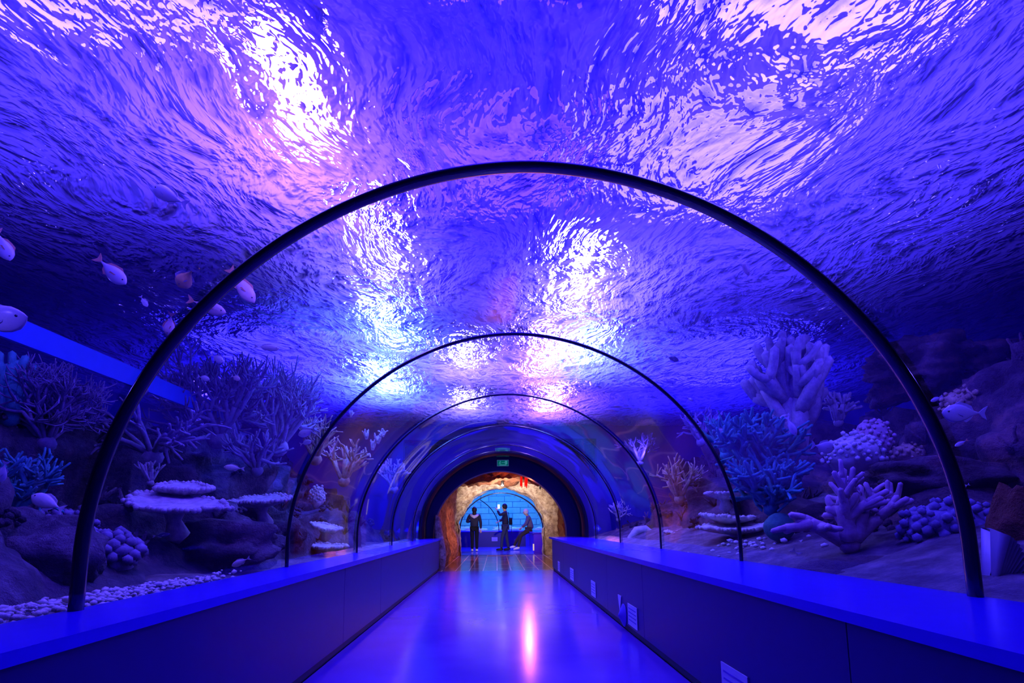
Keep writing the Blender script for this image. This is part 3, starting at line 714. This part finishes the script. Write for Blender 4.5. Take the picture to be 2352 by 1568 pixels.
# near rock edge at left of opening
mb = MB(); mb.tube([(0, 0, -.7), (.02, 0, -.3), (-.03, 0, .1), (-.08, .05, .5)], [.13, .12, .10, .06], 12)
V2 = [Vector(p)+Vector((fr(p, 6), fr((p[1], p[0], p[2]), 6), 0))*.05 for p in mb.v]; mb.v = [tuple(p) for p in V2]
o = mb.build('rock_post', M['cave']); o.location = (-1.27, 12.35, .67); tag(o, 'brown rock post at the cave end of the left ledge', 'rock')
# warm lamp glow in the cave
def can_lamp(c, label, r=.05):
    e = empty('ceiling_spotlight', c); tag(e, label, 'spotlight')
    MB().tube([(0, 0, .12), (0, 0, .0)], [r*.8, r], 16).build('housing', M['blackmetal'], e)
    MB().ball((0, 0, -.015), r*.85, 2, sq=(1, 1, .5)).build('lens', M['lampglow'], e)
can_lamp(aty(1154, 1113, 16.6), 'small bright white spotlight over the second tunnel arch in the cave', .055)
can_lamp(aty(1110, 1109, 16.6), 'faint bright spotlight left of the brighter one over the second arch', .03)
# hanging red cloths
for i, (px0, px1, py0, py1, Y, lab) in enumerate([(1195, 1200, 1086, 1118, 15.6, 'narrow red cloth strip hanging in the cave, left of the wider one'), (1203, 1214, 1089, 1118, 15.4, 'wider tapered red cloth hanging from the cave ceiling')]):
    a = aty(px0, py0, Y); b = aty(px1, py1, Y); w = b.x-a.x; h = a.z-b.z+.15
    def cf(u, v, w=w, h=h, i=i):
        ww = w*(1-.55*v*i)
        return ((u-.5)*ww, .03*math.sin(u*9+v*2), -v*h + .04*math.sin(u*7)*v)
    o = grid(14, 20, cf).build('red_cloth', M['redcloth']); o.location = ((a.x+b.x)/2, Y, a.z+.15)
    so = o.modifiers.new('thickness', 'SOLIDIFY'); so.thickness = .015
    tag(o, lab, 'cloth', 'red cloths hanging in the cave')
p = aty(1240, 1100, 16.8); q = aty(1240, 1118, 16.8)
o = MB().tube([(0, 0, .1), (0.01, 0, -.1), (0, 0, -.3)], [.03, .035, .025], 8).build('speaker_bracket', M['blackmetal']); o.location = p
tag(o, 'short black bracket hanging on the rock right of the red cloths', 'bracket')
a = aty(1119, 1271, 17.3); b = aty(1178, 1270, 17.3)
o = MB().box((0, 0, 0), (b.x-a.x, .06, .012)).build('threshold_strip', M['white'], smooth=False); o.location = ((a.x+b.x)/2, 17.4, .006)
tag(o, 'pale metal threshold strip on the cave floor before the second tunnel', 'floor strip')

# ------------------------------------------------------------------ second tunnel
slab('floor_4', (.5, 22.0, -.05), (9, 8.2, .1), M['floor'])
A = arch2(18.0, 1.48, 1.30, .17, .83, .0); B = arch2(24.3, 1.75, 1.45, .17, .83, .0); n = len(A)
o = MB().add(A+B, [(j, j+1, n+j+1, n+j) for j in range(n-1)]).build('window_9', M['acrylic']); o['kind'] = 'structure'
for (Y, g, lab) in [(18.35, -.10, 'thin dark rib just inside the entrance of the second tunnel'), (19.6, -.03, 'second thin dark rib inside the second tunnel')]:
    pts = arch2(Y, 1.50+g, 1.30+g, .17, .83, .0)
    o = MB().tube(pts, .016, 8).build('tunnel_rib', M['rib'], loc=Vector((.17, Y, 0))); tag(o, lab, 'tunnel rib', 'ribs of the second tunnel')
pts = arch2(0, 1.7, 1.55, 0, .75, .62)
o = MB().tube([(x, y, z) for x, y, z in pts], .02, 8).build('tunnel_rib', M['rib']); o.location = (-1.55, 24.6, 0); o.rotation_euler = (0, 0, .25)
tag(o, 'curved dark rib left of centre behind the standing people', 'tunnel rib', 'ribs of the second tunnel')
r = empty('ledge', (0.3, 24.2, 0)); tag(r, 'far blue ledge crossing the second tunnel behind the people', 'ledge')
MB().box((0, .35, BT-.02), (6.0, .7, .04)).build('ledge_top', M['bench_top'], r, smooth=False)
MB().box((0, .04, (BT-.04)/2), (6.0, .06, BT-.04)).build('front_panel', M['bench_front'], r, smooth=False)
r = empty('ledge', (2.0, 21.3, 0)); tag(r, 'bright blue ledge block on the right, where the seated person rests', 'ledge')
MB().box((0, 0, BT-.02), (1.56, 5.4, .04)).build('ledge_top', M['bench_top'], r, smooth=False)
MB().box((0, 0, (BT-.04)/2), (1.5, 5.3, BT-.04)).build('front_panel', M['bench_top'], r, smooth=False)
MB().box((-.76, -2.64, .2), (.05, .03, .22)).build('corner_strip', M['white'], r, smooth=False)
p = aty(1136, 1238, 24.15)
r = empty('information_sign', (p.x, 24.20, p.z)); tag(r, 'white rectangular sign on the far ledge between two standing people', 'sign')
MB().box((0, -.004, 0), (.25, .008, .17)).build('plate', M['plate'], r, smooth=False)
m = MB()
for i in range(4): m.box((0, -.009, .055-i*.035), (.2, .002, .01))
m.build('printed_lines', M['print'], r, smooth=False)
slab('wall_6', (.3, 29.5, 2.2), (9, .2, 6), M['blocks'])
slab('wall_7', (-3.9, 23.8, 2.2), (.2, 11.2, 6), M['tankwall2'])
slab('wall_8', (4.3, 23.8, 2.2), (.2, 11.2, 6), M['tankwall2'])
slab('ceiling_2', (.2, 23.8, 4.6), (8.4, 11.2, .2), M['tankwall2'])
slab('floor_5', (.2, 27.2, .5), (8, 4.6, .1), M['sand'])
boulder((-1.2, 25.6, .72), .45, M['pale'], 'low pale rock seen behind the left standing person in second tank', 61, (1.6, .6, .3))
boulder((.45, 25.7, .74), .4, M['pale'], 'low pale rock between the people in the second tank', 62, (1.5, .6, .35))
boulder((2.3, 25.6, .72), .35, M['pale'], 'low pale rock right of the seated person in the second tank', 63, (1.3, .6, .35))

# ------------------------------------------------------------------ people
def skinmesh(name, verts, eds, rad, mat, parent, sub=2, root=0):
    me = bpy.data.meshes.new(name); me.from_pydata([tuple(v) for v in verts], eds, []); me.update()
    o = bpy.data.objects.new(name, me); COL.objects.link(o); me.materials.append(mat)
    m = o.modifiers.new('skin', 'SKIN'); m.use_smooth_shade = True
    sv = me.skin_vertices[0].data
    for i, r_ in enumerate(rad):
        sv[i].radius = (r_, r_) if not hasattr(r_, '__len__') else r_; sv[i].use_root = (i == root)
    s_ = o.modifiers.new('sub', 'SUBSURF'); s_.levels = sub; s_.render_levels = sub
    o.parent = parent; return o
def hand(mb_parent, wrist, fwd, up, mat, curl=.5):
    """palm with five bent fingers"""
    fwd = Vector(fwd).normalized(); up = Vector(up); side = fwd.cross(up).normalized(); up = side.cross(fwd).normalized()
    V = [Vector(wrist), Vector(wrist)+fwd*.045, Vector(wrist)+fwd*.085]; E_ = [(0, 1), (1, 2)]; R_ = [.024, (.034, .018), (.034, .016)]
    for i, (o_, l) in enumerate(((-.030, .062), (-.010, .075), (.010, .07), (.030, .055))):
        k = len(V); b = Vector(wrist)+fwd*.09+side*o_
        V += [b, b+fwd*l*.5-up*l*.25*curl, b+fwd*l*(1-.5*curl)-up*l*.8*curl]; E_ += [(2, k), (k, k+1), (k+1, k+2)]; R_ += [.009, .008, .007]
    k = len(V); b = Vector(wrist)+fwd*.03+side*-.036
    V += [b, b+fwd*.03-side*.02, b+fwd*.055-side*.022-up*.015]; E_ += [(1, k), (k, k+1), (k+1, k+2)]; R_ += [.012, .01, .009]
    return skinmesh('hand', V, E_, R_, mat, mb_parent, 1)
def person(loc, rz, label, J, top, trou, shoe, hair, scale=1, extras=None):
    """J: dict of joints in local space, facing +Y"""
    r = empty('person', loc, (0, 0, rz)); r.scale = (scale,)*3; tag(r, label, 'person')
    g = lambda k: Vector(J[k])
    names = ['pelvis', 'waist', 'chest', 'neck', 'headb', 'headt', 'shL', 'elL', 'wrL', 'shR', 'elR', 'wrR', 'hipL', 'knL', 'anL', 'hipR', 'knR', 'anR']
    ed = [(0, 1), (1, 2), (2, 3), (3, 4), (4, 5), (2, 6), (6, 7), (7, 8), (2, 9), (9, 10), (10, 11), (0, 12), (12, 13), (13, 14), (0, 15), (15, 16), (16, 17)]
    rad = [(.13, .10), (.12, .09), (.14, .10), .05, .075, .07, .05, .04, .028, .05, .04, .028, .085, .055, .04, .085, .055, .04]
    skinmesh('body', [g(k) for k in names], ed, rad, M['skin'], r)
    # face details: nose, ears, mouth on head
    hd = (g('headb')+g('headt'))/2; fx = Vector(J.get('face', (0, 1, 0))).normalized(); sx = fx.cross(Vector((0, 0, 1))).normalized()
    mb = MB().ball(hd, .092, 3, 0, 1, (.86, .98, 1.22)); mb.ball(hd+fx*.095+Vector((0, 0, -.01)), .014, 2)
    for s_ in (-1, 1): mb.ball(hd+sx*s_*.082, .018, 2, sq=(.5, 1, 1.4))
    head = mb.build('head', M['skin'], r)
    mb = MB()
    for s_ in (-1, 1): mb.ball(hd+fx*.082+sx*s_*.032+Vector((0, 0, .012)), .009, 1)
    mb.build('eyes', M['eye'], head)
    mb = MB().ball(hd-fx*.016+Vector((0, 0, .022)), .104, 3, .06, 3, (.92, 1, 1.16)); mb.build('hair', M[hair], head)
    # jacket
    nm = ['pelvis', 'waist', 'chest', 'collar', 'shL', 'elL', 'cfL', 'shR', 'elR', 'cfR']
    J2 = dict(J); J2['collar'] = g('chest')+(g('neck')-g('chest'))*.75; J2['cfL'] = g('elL')+(g('wrL')-g('elL'))*.92; J2['cfR'] = g('elR')+(g('wrR')-g('elR'))*.92
    J2['pelvis'] = g('pelvis')+Vector((0, 0, -.02))
    skinmesh('jacket', [Vector(J2[k]) for k in nm], [(0, 1), (1, 2), (2, 3), (2, 4), (4, 5), (5, 6), (2, 7), (7, 8), (8, 9)],
             [(.185, .145), (.165, .135), (.175, .13), .07, .075, .06, .045, .075, .06, .045], M[top], r)
    nm = ['pelvis', 'hipL', 'knL', 'anL', 'hipR', 'knR', 'anR']
    skinmesh('trousers', [g(k) for k in nm], [(0, 1), (1, 2), (2, 3), (0, 4), (4, 5), (5, 6)], [(.15, .12), .10, .07, .055, .10, .07, .055], M[trou], r)
    for s_ in 'LR':
        a = g('an'+s_); t = Vector(J.get('toe'+s_, a+fx*.0+Vector((0, .17, -.05))))
        mb = MB().tube([a+(a-t).normalized()*.05+Vector((0, 0, -.04)), a+Vector((0, 0, -.035)), (a+t)/2+Vector((0, 0, -.012)), t], [.04, .048, .045, .032], 10)
        mb.build('shoe', M[shoe], r)
        w = g('wr'+s_); hand(r, w, w-g('el'+s_), (0, 0, 1), M['skin'], .6)
    if extras: extras(r, g)
    return r
# left: seen from behind, lilac hood, hands in front
JA = dict(pelvis=(0, 0, .92), waist=(0, 0, 1.05), chest=(0, 0, 1.30), neck=(0, .0, 1.43), headb=(0, .02, 1.50), headt=(0, .03, 1.62),
          shL=(-.18, 0, 1.36), elL=(-.29, .06, 1.12), wrL=(-.14, .25, 1.16), shR=(.18, 0, 1.36), elR=(.24, .0, 1.08), wrR=(.24, .03, .84),
          hipL=(-.09, 0, .87), knL=(-.085, .02, .47), anL=(-.085, 0, .09), hipR=(.09, 0, .87), knR=(.09, .02, .47), anR=(.09, 0, .09),
          toeL=(-.10, .15, .035), toeR=(.11, .15, .035))
def exA(r, g):
    mb = MB(); mb.tube([(-.13, .04, 1.41), (-.13, -.06, 1.38), (-.06, -.135, 1.33), (0, -.15, 1.30), (.06, -.135, 1.33), (.13, -.06, 1.38), (.13, .04, 1.41)], [.03, .045, .055, .06, .055, .045, .03], 10)
    mb.build('hood', M['hood'], r)
    MB().ball((0, -.02, 1.46), .08, 2, .1, 3, (1, .9, 1.1)).build('hair_length', M['hair_d'], r)
pa = atz(1095, 1260, .0)
person((pa.x, 20.2, 0), 0, 'person in dark jacket with lilac hood standing with back to camera, left', JA, 'jacket_d', 'trousers_d', 'shoe_w', 'hair_d', .96, exA)
# middle: profile to the left, phone held up, bag at the back
JB = dict(pelvis=(0, 0, .95), waist=(0, .0, 1.08), chest=(0, -.01, 1.36), neck=(0, .0, 1.49), headb=(0, .03, 1.57), headt=(0, .04, 1.70),
          shL=(-.18, 0, 1.42), elL=(-.17, .20, 1.33), wrL=(-.05, .30, 1.53), shR=(.18, 0, 1.42), elR=(.20, .10, 1.17), wrR=(.08, .25, 1.10),
          hipL=(-.09, 0, .9), knL=(-.09, .12, .5), anL=(-.09, .16, .09), hipR=(.09, -.0, .9), knR=(.09, -.05, .49), anR=(.09, -.12, .09),
          toeL=(-.09, .34, .04), toeR=(.09, .06, .035))
def exB(r, g):
    MB().box((0, -.2, 1.10), (.30, .13, .26)).tube([(-.12, -.14, 1.2), (0, -.13, 1.42), (.14, .06, 1.45), (.16, .1, 1.2)], .014, 6).build('shoulder_bag', M['trousers_d'], r)
    m = MB().tube([(.1, -.22, 1.0), (.1, -.25, .66)], .012, 6); m.build('strap', M['blackmetal'], r)
pb = atz(1157, 1258, 0)
person((pb.x+.04, 20.7, 0), PI/2, 'person in dark jacket in profile holding up a lit phone, middle of three', JB, 'jacket_d', 'jeans', 'shoe_d', 'hair_d', .99, exB)
ph = aty(1145.5, 1163, 20.72)
r = empty('mobile_phone', ph, (0, 0, .2)); tag(r, 'glowing phone held up by the middle person', 'phone')
MB().box((0, .006, 0), (.085, .008, .16)).build('case', M['blackmetal'], r, smooth=False); MB().box((0, 0, 0), (.078, .004, .15)).build('screen', M['phone'], r, smooth=False)
# right: older person leaning on ledge
JC = dict(pelvis=(0, .02, .80), waist=(0, .02, .92), chest=(0, .08, 1.20), neck=(0, .14, 1.32), headb=(0, .19, 1.38), headt=(0, .21, 1.50),
          shL=(-.18, .09, 1.24), elL=(-.22, .18, 1.0), wrL=(-.12, .34, .86), shR=(.18, .09, 1.24), elR=(.22, .18, 1.0), wrR=(.10, .36, .86),
          hipL=(-.1, .08, .76), knL=(-.11, .40, .55), anL=(-.10, .50, .12), hipR=(.1, .08, .76), knR=(.12, .46, .52), anR=(.12, .66, .16),
          toeL=(-.10, .67, .04), toeR=(.12, .80, .10))
person((1.30, 20.9, 0), PI/2, 'grey-haired person in grey jacket sitting on the right ledge, facing left', JC, 'jacket_g', 'trousers_b', 'shoe_w', 'hair_g', .99)

# ------------------------------------------------------------------ lamps above the water and in the rooms, plus added fill lights
def light(kind, name, loc, col, e, tgt=None, **kw):
    d = bpy.data.lights.new(name, kind); d.color = col; d.energy = e
    for k, v in kw.items(): setattr(d, k, v)
    o = bpy.data.objects.new(name, d); COL.objects.link(o); o.location = loc
    if tgt is not None:
        o.rotation_euler = (Vector(tgt)-Vector(loc)).to_track_quat('-Z', 'Y').to_euler()
    return o
BL = (.03, .02, 1.0); CY = (.10, .22, 1.0); PK = (.34, .16, 1.0); WH = (.35, .30, 1.0)
EK = .28
def flood(c, col, e, size, label, tilt=(0, 0), sy=None):
    c = Vector(c); sy = sy or size
    r = empty('floodlight', c, (tilt[0], tilt[1], 0)); tag(r, label, 'floodlight', 'floodlights above the water')
    MB().box((0, 0, .07), (size+.06, sy+.06, .10)).build('housing', M['blackmetal'], r, smooth=False)
    for q in (-1, 1): MB().tube([(0, q*sy*.35, .11), (0, q*sy*.35, 5.6-c.z)], .012, 6).build('hanging_rod', M['blackmetal'], r)
    d = bpy.data.lights.new('lamp', 'AREA'); d.shape = 'RECTANGLE'; d.size = size; d.size_y = sy; d.color = col; d.energy = e*EK; d.spread = math.radians(125)
    o = bpy.data.objects.new('lamp', d); COL.objects.link(o); o.parent = r; o.location = (0, 0, .015)
    return r
LZ = 4.1
DB = (.02, .006, 1.0); LV = (.11, .07, 1.0)
for (x, y, z, col, e, sx, sy, lab) in [
    (-1.28, 3.25, LZ, PK, 260, .26, .95, 'brightest pinkish floodlight over the nearest span, left of centre'),
    (-2.2, 2.6, LZ+.9, LV, 330, 1.3, 1.2, 'wide lavender floodlight high on the left near the camera'),
    (2.0, 2.7, LZ+1.1, LV, 520, 1.6, 1.4, 'wide lavender floodlight high on the right near the camera'),
    (1.9, 4.5, LZ+1.1, LV, 260, 1.4, 1.2, 'wide lavender floodlight on the right beside the second span'),
    (.25, 2.2, LZ+.9, DB, 420, 1.2, 1.2, 'deep blue floodlight over the walkway, nearest the camera'),
    (.1, 4.4, LZ+.7, DB, 300, 1.0, 1.0, 'deep blue floodlight over the walkway, second from the camera'),
    (-1.08, 4.9, LZ, WH, 130, .16, 1.3, 'small pale floodlight left of the walkway over the second span'),
    (-1.38, 6.8, LZ, CY, 480, .24, 1.9, 'cyan floodlight left of the walkway over the third span'),
    (-1.9, 9.2, LZ, CY, 900, .4, 2.0, 'cyan floodlight farthest on the left row'),
    (.92, 5.6, LZ, WH, 330, .26, 1.8, 'white floodlight right of the walkway over the second span'),
    (1.3, 7.7, LZ, CY, 560, .35, 1.6, 'cyan floodlight right of the walkway over the third span'),
    (-.45, 8.0, LZ, WH, 260, .2, 1.2, 'small white floodlight over the walkway centre-left, far'),
    (-.6, 10.8, LZ, WH, 330, .2, 1.6, 'small white floodlight farthest over the walkway centre-left'),
    (.72, 8.0, LZ, PK, 560, .2, 2.2, 'pinkish floodlight over the walkway centre-right, far'),
    (1.1, 10.8, LZ, PK, 800, .3, 2.2, 'pinkish floodlight farthest over the walkway centre-right'),
    (-3.1, 9.2, LZ+1.1, BL, 900, 2.6, 2.6, 'blue floodlight over the left reef beyond the second rib'),
    (3.5, 9.4, LZ+1.1, BL, 900, 2.6, 2.6, 'blue floodlight over the right reef beyond the second rib')]:
    flood((x, y, z), col, e, sx, lab, sy=sy)
for i, (x, y, z, e) in enumerate([(-2.5, 2.0, 2.0, 11), (-3.3, 3.8, 2.6, 9), (-3.4, 6.2, 2.6, 16), (-3.0, 8.6, 2.6, 24), (-2.6, 10.8, 2.4, 16), (2.7, 2.0, 2.0, 16), (3.4, 4.3, 2.6, 16), (3.3, 6.2, 2.5, 16), (3.4, 8.2, 2.6, 26), (2.9, 10.8, 2.4, 16)]):
    light('POINT', 'reef_fill_light', (x, y, z), (.10, .06, 1.0), e, shadow_soft_size=.0)  # added fill lights without fittings, brighten the reef from inside the tank
# cave
light('SPOT', 'cave_lamp', (.1, 15.9, 1.75), (1, .80, .62), 380, (.2, 17.6, 2.15), spot_size=2.2, spot_blend=.8, shadow_soft_size=.04)
light('POINT', 'cave_fill', (.8, 14.2, 1.95), (1, .20, .08), 60, shadow_soft_size=.03)  # added fill without a fitting, for warm pane reflections and the floor streak
light('SPOT', 'cave_lamp_right', (.6, 14.6, 1.7), (1, .78, .6), 130, (1.9, 17.4, .5), spot_size=.9, spot_blend=.5, shadow_soft_size=.04)
light('SPOT', 'cave_lamp_left', (.5, 14.4, 1.7), (1, .20, .06), 170, (-1.5, 16.2, .3), spot_size=.9, spot_blend=.6, shadow_soft_size=.04)
light('SPOT', 'cave_cloth_fill', (.2, 14.5, 1.8), (1, .4, .3), 60, (.75, 15.5, 2.3), spot_size=.5, spot_blend=.4, shadow_soft_size=.04)  # added spot to brighten the red cloths and their floor reflection
# second tunnel
light('AREA', 'second_tank_lamp', (0.3, 26.5, 4.3), (.05, .26, 1), 620, (.3, 28.5, 1.0), size=2.5)
light('AREA', 'second_tunnel_lamp', (.4, 21.5, 4.2), (.02, .01, 1), 520, (.4, 21.6, 0), size=2)

w = bpy.data.worlds.new('world'); sc.world = w; w.use_nodes = True
bg = w.node_tree.nodes['Background']; bg.inputs[0].default_value = (.02, .005, 1, 1); bg.inputs[1].default_value = .02
